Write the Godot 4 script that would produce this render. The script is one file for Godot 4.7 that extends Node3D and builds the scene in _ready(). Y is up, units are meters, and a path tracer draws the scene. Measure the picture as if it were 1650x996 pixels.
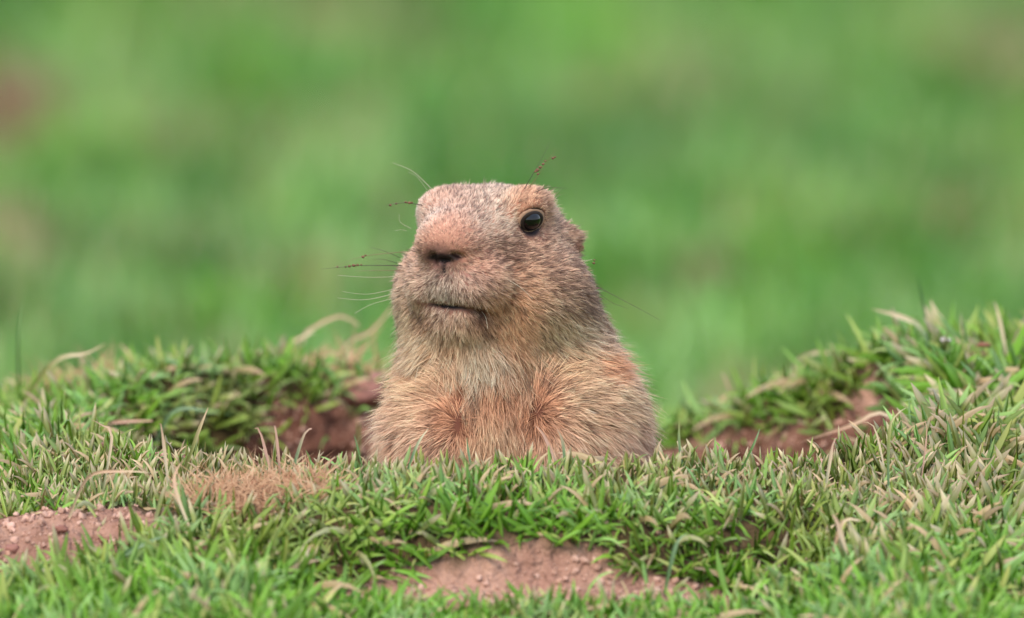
extends Node3D
# A prairie dog standing in the mouth of its burrow, a grassy mound around it and a lawn far behind.
# Lengths of the animal are written in millimetres in its own frame: x right, y up, z towards its chest side.

const TILT := 0.10472          # six degrees: the camera looks down, the animal leans back by as much
const DIST := 4.0
const PX := 0.21               # millimetres of the animal per photograph pixel, used for its proportions only
const LAWN := -0.17

var rng := RandomNumberGenerator.new()
var n1 := FastNoiseLite.new()
var n2 := FastNoiseLite.new()
var n3 := FastNoiseLite.new()
var M := {}

func lin(r: float, g: float, b: float, k := 1.0) -> Color:
	var c := Color(r / 255.0, g / 255.0, b / 255.0).srgb_to_linear()
	return Color(c.r * k, c.g * k, c.b * k)

func sm(a: float, b: float, x: float) -> float:
	return smoothstep(a, b, x)

func from_view(x: float, y: float, z: float) -> Vector3:   # millimetres in the animal's leaning frame -> metres in the world
	return Vector3(x, y, z).rotated(Vector3.RIGHT, -TILT) * 0.001

func numbered(called: String, parent: Node) -> String:
	var k := 0
	var s := called
	while parent.has_node(NodePath(s)):
		k += 1
		s = "%s_%03d" % [called, k]
	return s

func tag(o: Node3D, label: String, category := "", group := "", kind := "") -> Node3D:
	if label: o.set_meta("label", label)
	if category: o.set_meta("category", category)
	if group: o.set_meta("group", group)
	if kind: o.set_meta("kind", kind)
	return o

func put(called: String, mesh: Mesh, mat: Material, parent: Node = self) -> MeshInstance3D:
	var o := MeshInstance3D.new()
	o.mesh = mesh
	o.material_override = mat
	o.name = numbered(called, parent)
	parent.add_child(o, true)
	return o

func array_mesh(v: PackedVector3Array, n: PackedVector3Array, c: PackedColorArray, ix: PackedInt32Array) -> ArrayMesh:
	var a := []
	a.resize(Mesh.ARRAY_MAX)
	a[Mesh.ARRAY_VERTEX] = v
	if n.size(): a[Mesh.ARRAY_NORMAL] = n
	if c.size(): a[Mesh.ARRAY_COLOR] = c
	a[Mesh.ARRAY_INDEX] = ix
	var m := ArrayMesh.new()
	m.add_surface_from_arrays(Mesh.PRIMITIVE_TRIANGLES, a)
	return m

func noise_texture(freq: float, octaves: int, sd: int, lo: Color, hi: Color, size := 512) -> NoiseTexture2D:
	var f := FastNoiseLite.new()
	f.seed = sd
	f.frequency = freq
	f.fractal_octaves = octaves
	var t := NoiseTexture2D.new()
	t.width = size
	t.height = size
	t.seamless = true
	t.noise = f
	var g := Gradient.new()
	g.set_color(0, lo)
	g.set_color(1, hi)
	t.color_ramp = g
	return t

func mat(rough: float, back := Color.BLACK, spec := 0.35) -> StandardMaterial3D:
	var m := StandardMaterial3D.new()
	m.vertex_color_use_as_albedo = true
	m.roughness = rough
	m.metallic_specular = spec
	m.cull_mode = BaseMaterial3D.CULL_DISABLED
	if back != Color.BLACK:
		m.backlight_enabled = true
		m.backlight = back
	return m

# ------------------------------------------------------------------ the start

func _ready() -> void:
	rng.seed = 71
	n1.seed = 5; n1.frequency = 1.0; n1.fractal_octaves = 3
	n2.seed = 9; n2.frequency = 1.0; n2.fractal_octaves = 1
	n3.seed = 23; n3.frequency = 1.0; n3.fractal_octaves = 2

	var cam := Camera3D.new()
	cam.name = "camera"
	cam.position = Vector3(0, DIST * sin(TILT), DIST * cos(TILT))
	cam.rotation = Vector3(-TILT, 0, 0)
	cam.near = 0.05
	cam.far = 400.0
	var attr := CameraAttributesPhysical.new()
	attr.frustum_focal_length = 459.0        # with a sensor 24 mm high, a vertical angle of 2.995 degrees
	attr.exposure_aperture = 7.2
	attr.frustum_focus_distance = DIST - 0.022
	attr.exposure_multiplier = 1.0
	cam.attributes = attr
	cam.fov = rad_to_deg(2.0 * atan(0.10458 / DIST))
	cam.keep_aspect = Camera3D.KEEP_HEIGHT
	add_child(cam)
	cam.current = true

	var sky := ProceduralSkyMaterial.new()
	sky.sky_top_color = Color(0.70, 0.80, 0.94)
	sky.sky_horizon_color = Color(0.86, 0.90, 0.94)
	sky.sky_curve = 0.2
	sky.ground_bottom_color = Color(0.30, 0.36, 0.22)
	sky.ground_horizon_color = Color(0.45, 0.52, 0.36)
	var cover := noise_texture(0.006, 4, 77, Color(1, 1, 1, 0.0), Color(1, 1, 1, 0.5))
	sky.sky_cover = cover
	sky.sky_cover_modulate = Color(0.5, 0.5, 0.5, 1)
	var env := Environment.new()
	env.background_mode = Environment.BG_SKY
	env.sky = Sky.new()
	env.sky.sky_material = sky
	env.tonemap_mode = Environment.TONE_MAPPER_LINEAR
	env.tonemap_exposure = 1.74
	env.sdfgi_enabled = true
	env.ssao_enabled = true
	env.ssil_enabled = true
	var we := WorldEnvironment.new()
	we.name = "world_environment"
	we.environment = env
	add_child(we)
	var sun := DirectionalLight3D.new()
	sun.name = "sun"
	sun.light_color = Color(1.0, 0.965, 0.92)
	sun.light_energy = 0.6
	sun.light_angular_distance = 26.0
	sun.shadow_enabled = true
	sun.rotation_degrees = Vector3(-50, -24, 0)
	add_child(sun)

	materials()
	ground()
	lawn_grass()
	bank_grass()
	soil_bits()
	special_blades()
	prairie_dog()

func materials() -> void:
	M.blade = mat(0.42, Color(0.55, 0.62, 0.25), 0.5)
	M.straw = mat(0.6, Color(0.3, 0.28, 0.2), 0.35)
	M.fur = mat(0.55, Color(0.30, 0.27, 0.24), 0.3)
	M.skin = mat(0.6, Color.BLACK, 0.35)
	M.hair = mat(0.45, Color(0.2, 0.2, 0.2), 0.4)
	var g := mat(0.95, Color.BLACK, 0.2)
	g.uv1_triplanar = true
	g.uv1_world_triplanar = true
	g.uv1_scale = Vector3(9, 9, 9)
	g.albedo_texture = noise_texture(0.02, 5, 3, Color(0.72, 0.70, 0.70), Color(1, 1, 1))
	g.heightmap_enabled = true
	g.heightmap_texture = noise_texture(0.03, 5, 4, Color.BLACK, Color.WHITE)
	g.heightmap_scale = 0.6
	M.ground = g
	M.soil = mat(0.95, Color.BLACK, 0.2)
	M.soil_mound = StandardMaterial3D.new()
	M.soil_mound.albedo_color = lin(140, 108, 76, 0.7).linear_to_srgb()
	M.soil_mound.roughness = 0.95
	M.soil_mound.albedo_texture = g.albedo_texture
	M.soil_mound.uv1_triplanar = true
	M.soil_mound.uv1_scale = Vector3(0.5, 0.5, 0.5)
	var e := StandardMaterial3D.new()
	e.albedo_color = Color(0.04, 0.03, 0.03)
	e.roughness = 0.04
	e.metallic_specular = 0.5
	M.eye = e

# ------------------------------------------------------------------ the ground

const AX := 0.155
const AZ := 0.105
const ZC := -0.055

func bump(x: float, z: float, cx: float, cz: float, rx: float, rz: float) -> float:
	var a := (x - cx) / rx
	var b := (z - cz) / rz
	return exp(-(a * a + b * b))

func crest(ex: float, ez: float) -> float:       # height of the burrow's rim, by direction from its middle
	var l := sqrt(ex * ex + ez * ez) + 1e-6
	var c := ex / l
	var s := ez / l
	var front := maxf(s, 0.0)
	var y := lerpf(-0.047, -0.0500, front * front)          # sides, front
	if s < 0.0:
		y = lerpf(-0.048, -0.064, s * s)                      # the middle of the back is lowest
		y += 0.026 * exp(-pow((c + 0.58) / 0.48, 2.0)) * -s   # left back bank
		y += 0.023 * exp(-pow((c - 0.80) / 0.36, 2.0)) * -s   # right back bank
	y += 0.004 * sm(0.6, 1.0, c)
	return y

func ell(x: float, z: float) -> float:
	return sqrt(pow(x / AX, 2.0) + pow((z - ZC) / AZ, 2.0))

const BACK_SOIL := [[-0.268, -2.30, 0.045, 0.34, 0.035], [0.07, -2.53, 0.02, 0.10, 0.012], [0.238, -1.85, 0.022, 0.10, 0.022], [0.091, -1.70, 0.013, 0.06, 0.018], [-0.111, -1.64, 0.016, 0.06, 0.014], [-0.223, -1.70, 0.014, 0.07, 0.014], [0.21, -3.0, 0.03, 0.1, 0.012], [-0.33, -2.9, 0.03, 0.2, 0.03]]

func height(x: float, z: float) -> float:
	var e := ell(x, z)
	var ex := x / AX
	var ez := (z - ZC) / AZ
	var c := crest(ex, ez)
	var dist := sqrt(x * x + (z - ZC) * (z - ZC))
	var y := 0.0
	if e >= 1.0:
		var d := dist * (1.0 - 1.0 / maxf(e, 1e-3))
		var slope := 0.32 if z > 0.0 else 0.34
		y = c - slope * d
		if z > -0.02:
			y -= 0.013 * sm(0.040, 0.056, d) * sm(-0.09, -0.05, x) * sm(0.12, 0.08, x)
			y += 0.009 * bump(x, z, -0.160, 0.070, 0.035, 0.016) + 0.004 * n3.get_noise_2d(x * 60.0, z * 60.0) * bump(x, z, -0.16, 0.08, 0.045, 0.022)
		y += 0.032 * bump(x, z, 0.215, -0.135, 0.075, 0.06)
		y += 0.008 * bump(x, z, -0.16, -0.145, 0.06, 0.04)
		var low := LAWN + 0.012 * n2.get_noise_2d(x * 0.35, z * 0.35)
		var k := 0.03                                          # soft maximum with the lawn
		var h := maxf(k - absf(y - low), 0.0) / k
		y = maxf(y, low) + h * h * k * 0.25
		y += 0.0035 * n1.get_noise_2d(x * 18.0, z * 18.0)
		y += 0.0014 * n3.get_noise_2d(x * 110.0, z * 110.0)
	else:
		y = c - minf(0.16 * (1.0 - e) + 0.42 * pow(maxf(0.86 - e, 0.0), 0.8), 0.212 + c)
		y += 0.0035 * n1.get_noise_2d(x * 18.0, z * 18.0) + 0.006 * n3.get_noise_2d(x * 45.0, z * 45.0) * sm(1.0, 0.9, e)
	return y

func turf(x: float, z: float) -> float:          # how much of the ground is under grass, 0 to 1
	var e := ell(x, z)
	var edge := 1.0 + 0.05 * n3.get_noise_2d(x * 30.0, z * 30.0)
	if z < ZC:
		edge += -0.05 * exp(-pow((x + 0.066) / 0.022, 2.0)) - 0.05 * exp(-pow((x - 0.07) / 0.03, 2.0))
		edge -= 0.16 * sm(-0.082, -0.10, x) + 0.085 * sm(0.07, 0.11, x) * (1.0 - 0.7 * exp(-pow((x - 0.13) / 0.018, 2.0)))
	var g := sm(edge - 0.03, edge + 0.03, e)
	var w := 0.35 * n3.get_noise_2d(x * 40.0, z * 40.0)
	g *= 1.0 - sm(0.45, 0.65, bump(x, z, 0.006, 0.109, 0.092, 0.0165) + w * 0.25)
	g *= 1.0 - sm(0.40, 0.65, bump(x, z, -0.160, 0.077, 0.056, 0.024) + w * 0.35)
	g *= 1.0 - 0.8 * sm(0.5, 0.7, bump(x, z, -0.10, 0.103, 0.022, 0.008) + w)
	g *= 1.0 - 0.7 * sm(0.5, 0.7, bump(x, z, 0.105, 0.098, 0.016, 0.006) + w)
	g *= 1.0 - 0.85 * sm(0.4, 0.7, bump(x, z, -0.085, 0.066, 0.020, 0.012) + w * 0.5)
	if z < -0.6:
		for b in BACK_SOIL:
			g *= 1.0 - 0.95 * sm(0.35, 0.7, bump(x, z, b[0], b[1], b[2], b[3]))
	return g

func axis(lo: float, hi: float, step: float, far: float) -> PackedFloat32Array:
	var a := PackedFloat32Array()
	var s := step
	var x := lo
	var before := []
	while x > -far:
		s *= 1.06
		x -= s
		before.append(x)
	before.reverse()
	for b in before: a.append(b)
	x = lo
	while x < hi:
		a.append(x)
		x += step
	s = step
	while x < far:
		a.append(x)
		s *= 1.06
		x += s
	return a

func ground() -> void:
	var xs := axis(-0.22, 0.22, 0.0025, 60.0)
	var zs := axis(-0.24, 0.18, 0.0025, 60.0)
	var v := PackedVector3Array()
	var c := PackedColorArray()
	var ix := PackedInt32Array()
	var w := xs.size()
	var soil := lin(220, 176, 152, 0.97)
	var soil2 := lin(194, 148, 128, 0.92)
	var shade_and_dark_soil := lin(150, 104, 86, 0.72)  # painted shade for the hole, also the darker red-brown soil
	var thatch := lin(92, 84, 50, 0.7)
	var green := lin(92, 146, 44, 0.75)
	for z in zs:
		for x in xs:
			v.append(Vector3(x, height(x, z), z))
			var t := turf(x, z)
			var far := sm(-0.35, -0.8, z)
			var s := soil.lerp(soil2, clampf(0.5 + 0.7 * n3.get_noise_2d(x * 60.0, z * 60.0), 0, 1))
			s = s.lerp(shade_and_dark_soil, clampf(0.9 * sm(1.0, 0.9, ell(x, z)) + 0.45 * bump(x, z, -0.16, 0.078, 0.06, 0.03) + 0.45 * n3.get_noise_2d(x * 22.0 + 9.0, z * 30.0), 0, 1))  # shade painted inside the rim; left patch and random blotches are browner soil
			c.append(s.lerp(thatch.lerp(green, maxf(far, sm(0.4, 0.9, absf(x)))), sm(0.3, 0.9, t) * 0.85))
	var n := PackedVector3Array()
	n.resize(v.size())
	for j in zs.size():
		for i in w:
			var i0 := maxi(i - 1, 0)
			var i1 := mini(i + 1, w - 1)
			var j0 := maxi(j - 1, 0)
			var j1 := mini(j + 1, zs.size() - 1)
			var du := v[j * w + i1] - v[j * w + i0]
			var dv := v[j1 * w + i] - v[j0 * w + i]
			n[j * w + i] = dv.cross(du).normalized()
	for j in zs.size() - 1:
		for i in w - 1:
			var a := j * w + i
			ix.append_array([a, a + 1, a + w, a + 1, a + w + 1, a + w])
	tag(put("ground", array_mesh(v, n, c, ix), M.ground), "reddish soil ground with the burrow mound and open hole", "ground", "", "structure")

# ------------------------------------------------------------------ grass

func blade_mesh(bend: float, rows: int, fold: float, base: Color, mid: Color, tip: Color, blunt := 0.35) -> ArrayMesh:
	# a leaf one unit long and one unit wide, folded along its middle and bent over towards +z
	var v := PackedVector3Array()
	var c := PackedColorArray()
	var ix := PackedInt32Array()
	var p := Vector3.ZERO
	for r in rows + 1:
		var t := float(r) / rows
		var a := bend * t * (0.4 + 0.6 * t)
		var up := Vector3(0, cos(a), sin(a))
		if r > 0:
			p += up / rows
		var w := 0.5 * (0.75 + 0.25 * sin(t * PI)) * pow(maxf(1.0 - pow(t, 3.0), 0.0), blunt + 0.3)
		if r == rows: w = 0.02
		var out := Vector3(0, -sin(a), cos(a))
		var col := base.lerp(mid, sm(0.0, 0.35, t)).lerp(tip, sm(0.6, 0.95, t))
		if fold > 0.0:
			v.append_array([p + Vector3(-w, 0, 0) + out * w * fold * 0.12, p, p + Vector3(w, 0, 0) + out * w * fold * 0.12])
			c.append_array([col, col.lerp(base, 0.25), col])
		else:
			v.append_array([p + Vector3(-w, 0, 0), p + Vector3(w, 0, 0)])
			c.append_array([col, col])
	var k := 3 if fold > 0.0 else 2
	for r in rows:
		for s in k - 1:
			var a := r * k + s
			ix.append_array([a, a + 1, a + k, a + 1, a + k + 1, a + k])
	var st := SurfaceTool.new()
	st.begin(Mesh.PRIMITIVE_TRIANGLES)
	st.set_smooth_group(0)
	for i in ix:
		st.set_color(c[i])
		st.add_vertex(v[i])
	st.index()
	st.generate_normals()
	return st.commit()

func scatter(called: String, label: String, category: String, meshes: Array, lists: Array, material: Material) -> void:
	for k in meshes.size():
		var l: Array = lists[k]
		if l.is_empty(): continue
		var mm := MultiMesh.new()
		mm.transform_format = MultiMesh.TRANSFORM_3D
		mm.use_colors = true
		mm.mesh = meshes[k]
		mm.instance_count = l.size()
		for i in l.size():
			mm.set_instance_transform(i, l[i][0])
			mm.set_instance_color(i, l[i][1])
		var o := MultiMeshInstance3D.new()
		o.multimesh = mm
		o.material_override = material
		o.name = numbered(called, self)
		add_child(o, true)
		tag(o, label, category, called.replace("_", " "), "stuff")

func stand(p: Vector3, yaw: float, lean: float, length: float, width: float) -> Transform3D:
	var b := Basis(Vector3.UP, yaw) * Basis(Vector3.RIGHT, lean)
	b = b * Basis.from_scale(Vector3(width, length, length))
	return Transform3D(b, p)

func lawn_grass() -> void:
	var g1 := lin(168, 196, 120, 0.62)
	var meshes := [blade_mesh(0.9, 3, 0.0, lin(150, 165, 95, 0.55), Color(0.5, 0.5, 0.5), Color(0.5, 0.5, 0.5)), blade_mesh(0.35, 3, 0.0, Color(0.42, 0.45, 0.4), Color(0.5, 0.5, 0.5), Color(0.52, 0.5, 0.48))]
	var lists := [[], []]
	var deep := lin(82, 146, 36, 2.0 * 0.82)
	var mid := lin(118, 174, 46, 2.0 * 0.96)
	var pale := lin(146, 184, 86, 2.0 * 0.9)
	var dry := lin(190, 166, 122, 2.0 * 0.72)
	var blue := lin(146, 188, 106, 2.0 * 0.92)
	var nc := FastNoiseLite.new()
	nc.seed = 31
	nc.frequency = 1.0
	nc.fractal_octaves = 2
	for q in 5200:
		# tufts, each of its own tone; they thin out outside the view
		var far := pow(rng.randf(), 1.3)
		var z0 := -0.32 - 5.8 * far
		var half := 0.24 * (4.0 - z0) / 4.0
		var x0 := rng.randf_range(-1, 1)
		x0 = x0 * half if q % 5 else x0 * (half + 1.1)
		var a := nc.get_noise_2d(x0 * 9.0, z0 * 0.9)
		var c := nc.get_noise_2d(x0 * 12.0 - 90.0, z0 * 1.2)
		var b := clampf(0.46 + 1.15 * nc.get_noise_2d(x0 * 18.0 + 33.0, z0 * 2.6) + rng.randfn(0.0, 0.10), 0.0, 1.0)
		var base := mid
		if b < 0.38: base = deep
		elif b < 0.56: base = mid
		elif b < 0.68: base = pale
		else: base = blue
		if rng.randf() < 0.02 + 0.9 * maxf(c - 0.18, 0.0): base = dry
		base = base.lerp(deep, clampf(a * 1.0, 0, 0.4)) * (rng.randf_range(0.82, 1.1) - 0.2 * a)
		var radius := rng.randf_range(0.010, 0.026) * (1.0 + 0.6 * far)
		var tall := rng.randf_range(0.6, 1.5)
		var count := int(26.0 + 26.0 * rng.randf())
		for i in count:
			var x := x0 + rng.randfn(0.0, radius * 0.6)
			var z := z0 + rng.randfn(0.0, radius)
			if z > -0.30: continue
			if rng.randf() > turf(x, z) + 0.05: continue
			var col := base * rng.randf_range(0.8, 1.15)
			if rng.randf() < 0.06: col = dry
			var size := lerpf(0.030, 0.048, far) * tall * rng.randf_range(0.6, 1.25)
			lists[i % 2].append([stand(Vector3(x, height(x, z) - 0.001, z), rng.randf() * TAU, absf(rng.randfn(0.0, 0.35)), size, lerpf(0.0028, 0.0065, far)), col])
	# coarser tufts on the lawn to both sides of the view
	for q in 4200:
		var z0 := rng.randf_range(-6.5, -0.2)
		var x0 := rng.randf_range(-2.6, 2.6)
		if absf(x0) < 0.25 * (4.0 - z0) / 4.0: continue
		var base := mid.lerp(deep, rng.randf()) if rng.randf() < 0.6 else pale
		base = base * rng.randf_range(0.8, 1.1)
		for i in 24:
			var x := x0 + rng.randfn(0.0, 0.04)
			var z := z0 + rng.randfn(0.0, 0.05)
			if ell(x, z) < 1.6: continue
			lists[i % 2].append([stand(Vector3(x, height(x, z) - 0.001, z), rng.randf() * TAU, absf(rng.randfn(0.0, 0.4)), rng.randf_range(0.03, 0.065), 0.008), base * rng.randf_range(0.8, 1.15)])
	# a thin growth in front of the mound and out to the sides, outside the picture
	for i in 40000:
		var x := rng.randf_range(-1.0, 1.0)
		var z := rng.randf_range(-0.5, 1.1)
		if absf(x) < 0.3 and z < 0.3: continue
		lists[i % 2].append([stand(Vector3(x, height(x, z) - 0.001, z), rng.randf() * TAU, absf(rng.randfn(0.0, 0.4)), rng.randf_range(0.015, 0.03), 0.0028), mid.lerp(pale, rng.randf() * 0.6) * rng.randf_range(0.75, 1.2)])
	scatter("lawn_grass", "green lawn grass far behind the burrow, out of focus", "grass", meshes, lists, M.blade)

func bank_grass() -> void:
	var ye := lin(205, 200, 140, 0.75)
	var live := Color(0.62, 0.62, 0.62)
	var tan_tip := lin(222, 194, 166, 0.95)
	var meshes := [
		blade_mesh(0.5, 5, 1.6, Color(0.7, 0.62, 0.5), live, live),
		blade_mesh(1.2, 5, 1.2, Color(0.66, 0.6, 0.5), live, Color(0.66, 0.62, 0.6)),
		blade_mesh(0.15, 5, 2.2, Color(0.66, 0.6, 0.5), live, Color(0.7, 0.63, 0.58), 0.15),
		blade_mesh(0.3, 5, 2.4, Color(0.36, 0.40, 0.22), lin(152, 162, 84, 0.85), tan_tip, 0.1),
		blade_mesh(0.9, 5, 1.6, lin(186, 164, 106, 0.85), lin(200, 172, 130, 0.85), lin(210, 178, 146, 0.9)),
	]
	var lists := [[], [], [], [], []]
	var vivid := lin(130, 182, 56, 1.6 * 0.95)
	var olive := lin(150, 166, 74, 1.6 * 0.9)
	var bluish := lin(146, 184, 122, 1.6 * 0.9)
	var deep := lin(76, 122, 26, 1.6 * 0.75)
	for i in 105000:
		var x := rng.randf_range(-0.30, 0.30)
		var z := rng.randf_range(-0.34, 0.26)
		if absf(x) > 0.24 and rng.randf() < 0.4: continue
		if z < -0.24 and rng.randf() < 0.5: continue
		var t := turf(x, z)
		var e0 := ell(x, z)
		if rng.randf() > t * t + ((0.15 if x < 0.0 else 0.06) if e0 < 1.02 and e0 > 0.8 else 0.015): continue
		var e := ell(x, z)
		if e < 0.78: continue
		var front := sm(-0.03, 0.03, z)
		var rim := front * sm(0.085, 0.055, z) * sm(0.22, 0.14, absf(x))
		var foot := front * sm(0.085, 0.13, z)
		var right := sm(0.10, 0.16, x) * (1.0 - foot)
		var patch := n3.get_noise_2d(x * 14.0, z * 14.0)
		var patch2 := n3.get_noise_2d(x * 25.0 + 40.0, z * 25.0)
		var col := olive.lerp(vivid, clampf(foot + 0.45 + patch * 1.2 - rim * 0.25, 0, 1)).lerp(bluish, clampf(patch2 * 1.6 + 0.12, 0, 0.7)).lerp(deep, clampf(-patch2 * 1.2, 0, 0.5))
		var dryness := 0.09 + 0.26 * rim + 0.12 * rim * sm(0.066, 0.055, z) + 0.06 * right - 0.05 * foot + 0.25 * maxf(patch2, 0.0) * (1.0 - foot)
		dryness += 0.3 * front * sm(0.03, 0.0, absf(x + 0.09)) * sm(0.09, 0.06, z)
		var kind := rng.randi() % 3
		var u := rng.randf()
		if u < dryness * 0.75: kind = 3
		elif u < dryness * 1.15: kind = 4
		var length := lerpf(0.0135, 0.0088, rim) + 0.0015 * foot + 0.007 * right
		length *= rng.randf_range(0.45, 1.3)
		var width := rng.randf_range(0.0007, 0.0013) * (1.0 + 0.2 * foot)
		if kind == 4:
			length *= 1.15
			width *= 0.75
		var lean := rng.randf_range(0.0, 1.15) * rng.randf_range(0.5, 1.15) + 0.3 * right + 0.1
		lean *= 1.0 - 0.4 * rim
		var yaw := rng.randf() * TAU
		length *= 1.0 - 0.45 * foot * bump(x, z, 0.018, 0.14, 0.085, 0.03)
		if e < 1.08 and z < ZC and rng.randf() < 0.75:        # hangs over the far edge of the hole
			yaw = rng.randfn(0.0, 0.7)
			lean = rng.randf_range(0.6, 1.5)
		if absf(z - 0.092) < 0.012 and absf(x) < 0.10 and rng.randf() < 0.6:    # hangs over the bare step
			yaw = rng.randfn(0.0, 0.8)
			lean = rng.randf_range(0.7, 1.5)
		var tint := Color.WHITE if kind >= 3 else col
		tint = tint * rng.randf_range(0.7, 1.25)
		if kind < 3 and rng.randf() < 0.16:          # pale, yellowing leaves
			tint = tint.lerp(lin(196, 200, 120, 1.5), rng.randf_range(0.3, 0.8))
		if rng.randf() < 0.016:                       # runners, long thin stems that creep over the turf
			kind = 4 if rng.randf() < 0.6 else 1
			tint = lin(205, 205, 150, 1.1) if kind == 1 else Color.WHITE
			length = rng.randf_range(0.016, 0.032)
			width = 0.0008
			lean = rng.randf_range(0.7, 1.45)
		lists[kind].append([stand(Vector3(x, height(x, z) - 0.0008, z), yaw, lean, length, width), tint])
	scatter("bank_grass", "short green and dry tipped grass covering the mound around the burrow", "grass", meshes, lists, M.blade)

# ------------------------------------------------------------------ soil crumbs, clods

func clod_mesh(sd: int, rough := 0.35) -> ArrayMesh:
	var st := SurfaceTool.new()
	var s := SphereMesh.new()
	s.radial_segments = 10
	s.rings = 6
	st.create_from(s, 0)
	var a := st.commit_to_arrays()
	var v: PackedVector3Array = a[Mesh.ARRAY_VERTEX]
	for i in v.size():
		var p := v[i] * 2.0
		var f := 1.0 + rough * n1.get_noise_3d(p.x * 1.3 + sd * 7.3, p.y * 1.3, p.z * 1.3) * 1.6
		v[i] = p * f * Vector3(1.0, 0.75, 0.9)
	st = SurfaceTool.new()
	st.begin(Mesh.PRIMITIVE_TRIANGLES)
	st.set_smooth_group(0)
	for i in a[Mesh.ARRAY_INDEX]:
		st.set_color(Color.WHITE)
		st.add_vertex(v[i])
	st.index()
	st.generate_normals()
	return st.commit()

func soil_bits() -> void:
	var meshes := [clod_mesh(1, 0.6), clod_mesh(2, 0.6), clod_mesh(3, 0.6)]
	var lists := [[], [], []]
	var a := lin(216, 176, 158, 0.95)
	var b := lin(190, 146, 126, 0.9)
	for i in 60000:
		var x := rng.randf_range(-0.22, 0.22)
		var z := rng.randf_range(-0.20, 0.16)
		var e := ell(x, z)
		if e < 0.6: continue
		var t := turf(x, z)
		if rng.randf() > (1.0 - t) * (0.7 if z > 0.04 or e > 0.8 else 0.5) + 0.03: continue
		var r := 0.0003 + 0.0013 * pow(rng.randf(), 7.0)
		if x < -0.1 and z > 0.05: r *= 1.1
		var bs := Basis.from_euler(Vector3(rng.randf() * TAU, rng.randf() * TAU, rng.randf() * TAU)) * Basis.from_scale(Vector3(r, r * rng.randf_range(0.6, 1.0), r))
		lists[i % 3].append([Transform3D(bs, Vector3(x, height(x, z) + r * 0.3, z)), a.lerp(b, rng.randf()) * rng.randf_range(0.85, 1.1)])
	scatter("soil_crumbs", "loose reddish soil crumbs on the bare patches around the burrow", "soil", meshes, lists, M.soil)
	var clods := [
		[-0.118, 0.112, 4.6, "pink soil clod, largest of those at the right end of the left soil patch"],
		[-0.1095, 0.116, 3.0, "small pale pink clod between green blades, just right of the largest front clod"],
		[-0.093, 0.113, 2.8, "small pink clod alone in the grass left of the front bare step"],
		[-0.1005, 0.103, 3.2, "reddish clod half hidden behind stems above the small front clods"],
		[-0.166, 0.080, 4.2, "rounded reddish clod on the left edge of the left soil patch"],
		[-0.150, 0.078, 3.6, "reddish clod on the top of the left soil patch"],
		[-0.135, 0.084, 3.4, "brown clod at the right side of the left soil patch"],
		[-0.170, 0.128, 3.2, "pinkish clod low in the grass at the far left front"],
		[-0.052, -0.150, 9.0, "large smooth pink clod in the hole just left of the prairie dog"],
	]
	for k in clods.size():
		var q: Array = clods[k]
		var ms := clod_mesh(10 + k, 0.5)
		var o := put("soil_clod", ms, M.soil)
		var m := StandardMaterial3D.new()
		m.albedo_color = lin(206, 150, 136, 0.8).lerp(lin(165, 110, 90, 0.8), rng.randf() * (0.25 if k < 4 else 0.7)).linear_to_srgb()
		m.albedo_texture = M.ground.albedo_texture
		m.uv1_triplanar = true
		m.uv1_scale = Vector3(0.7, 0.7, 0.7)
		m.roughness = 0.95
		m.metallic_specular = 0.2
		o.material_override = m
		var r: float = q[2] * (0.00062 if q[2] < 8.0 else 0.001)
		o.transform = Transform3D(Basis(Vector3.UP, rng.randf() * TAU) * Basis.from_scale(Vector3(r, r * 0.8, r)), Vector3(q[0], height(q[0], q[1]) + r * 0.35, q[1]))
		tag(o, q[3], "soil clod", "soil clods around the burrow")

# ------------------------------------------------------------------ single blades and straws

func ribbon(points: Array, width: float, cols: Array, tip := 0.1, curl := 0.5) -> ArrayMesh:
	# a leaf along a smooth curve, V-shaped in section; the points are in metres
	var cv := Curve3D.new()
	for i in points.size():
		var d: Vector3 = (points[mini(i + 1, points.size() - 1)] - points[maxi(i - 1, 0)]) / 6.0
		cv.add_point(points[i], -d, d)
	var len := cv.get_baked_length()
	var rows := 14
	var v := PackedVector3Array()
	var c := PackedColorArray()
	for r in rows + 1:
		var t := float(r) / rows
		var p := cv.sample_baked(t * len, true)
		var q := cv.sample_baked(minf(t * len + 0.0008, len), true)
		var q0 := cv.sample_baked(maxf(t * len - 0.0008, 0.0), true)
		var along := (q - q0).normalized()
		var side := along.cross(Vector3(0.2, 0.25, 1.0)).normalized()
		var out := side.cross(along).normalized()
		side = side.rotated(along, curl * sin(t * 5.0))
		var w := width * 0.5 * lerpf(0.85, 1.0, sin(t * PI)) * (1.0 if t < 0.7 else lerpf(1.0, tip, (t - 0.7) / 0.3))
		var f := t * (cols.size() - 1)
		var k := mini(int(f), cols.size() - 2)
		var col: Color = cols[k].lerp(cols[k + 1], f - k)
		v.append_array([p - side * w + out * w * 0.5, p - out * w * 0.12, p + side * w + out * w * 0.5])
		c.append_array([col, col * 0.88, col])
	var st := SurfaceTool.new()
	st.begin(Mesh.PRIMITIVE_TRIANGLES)
	st.set_smooth_group(0)
	for r in rows:
		for s in 2:
			var a := r * 3 + s
			for i in [a, a + 1, a + 3, a + 1, a + 4, a + 3]:
				st.set_color(c[i])
				st.add_vertex(v[i])
	st.index()
	st.generate_normals()
	return st.commit()

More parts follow.
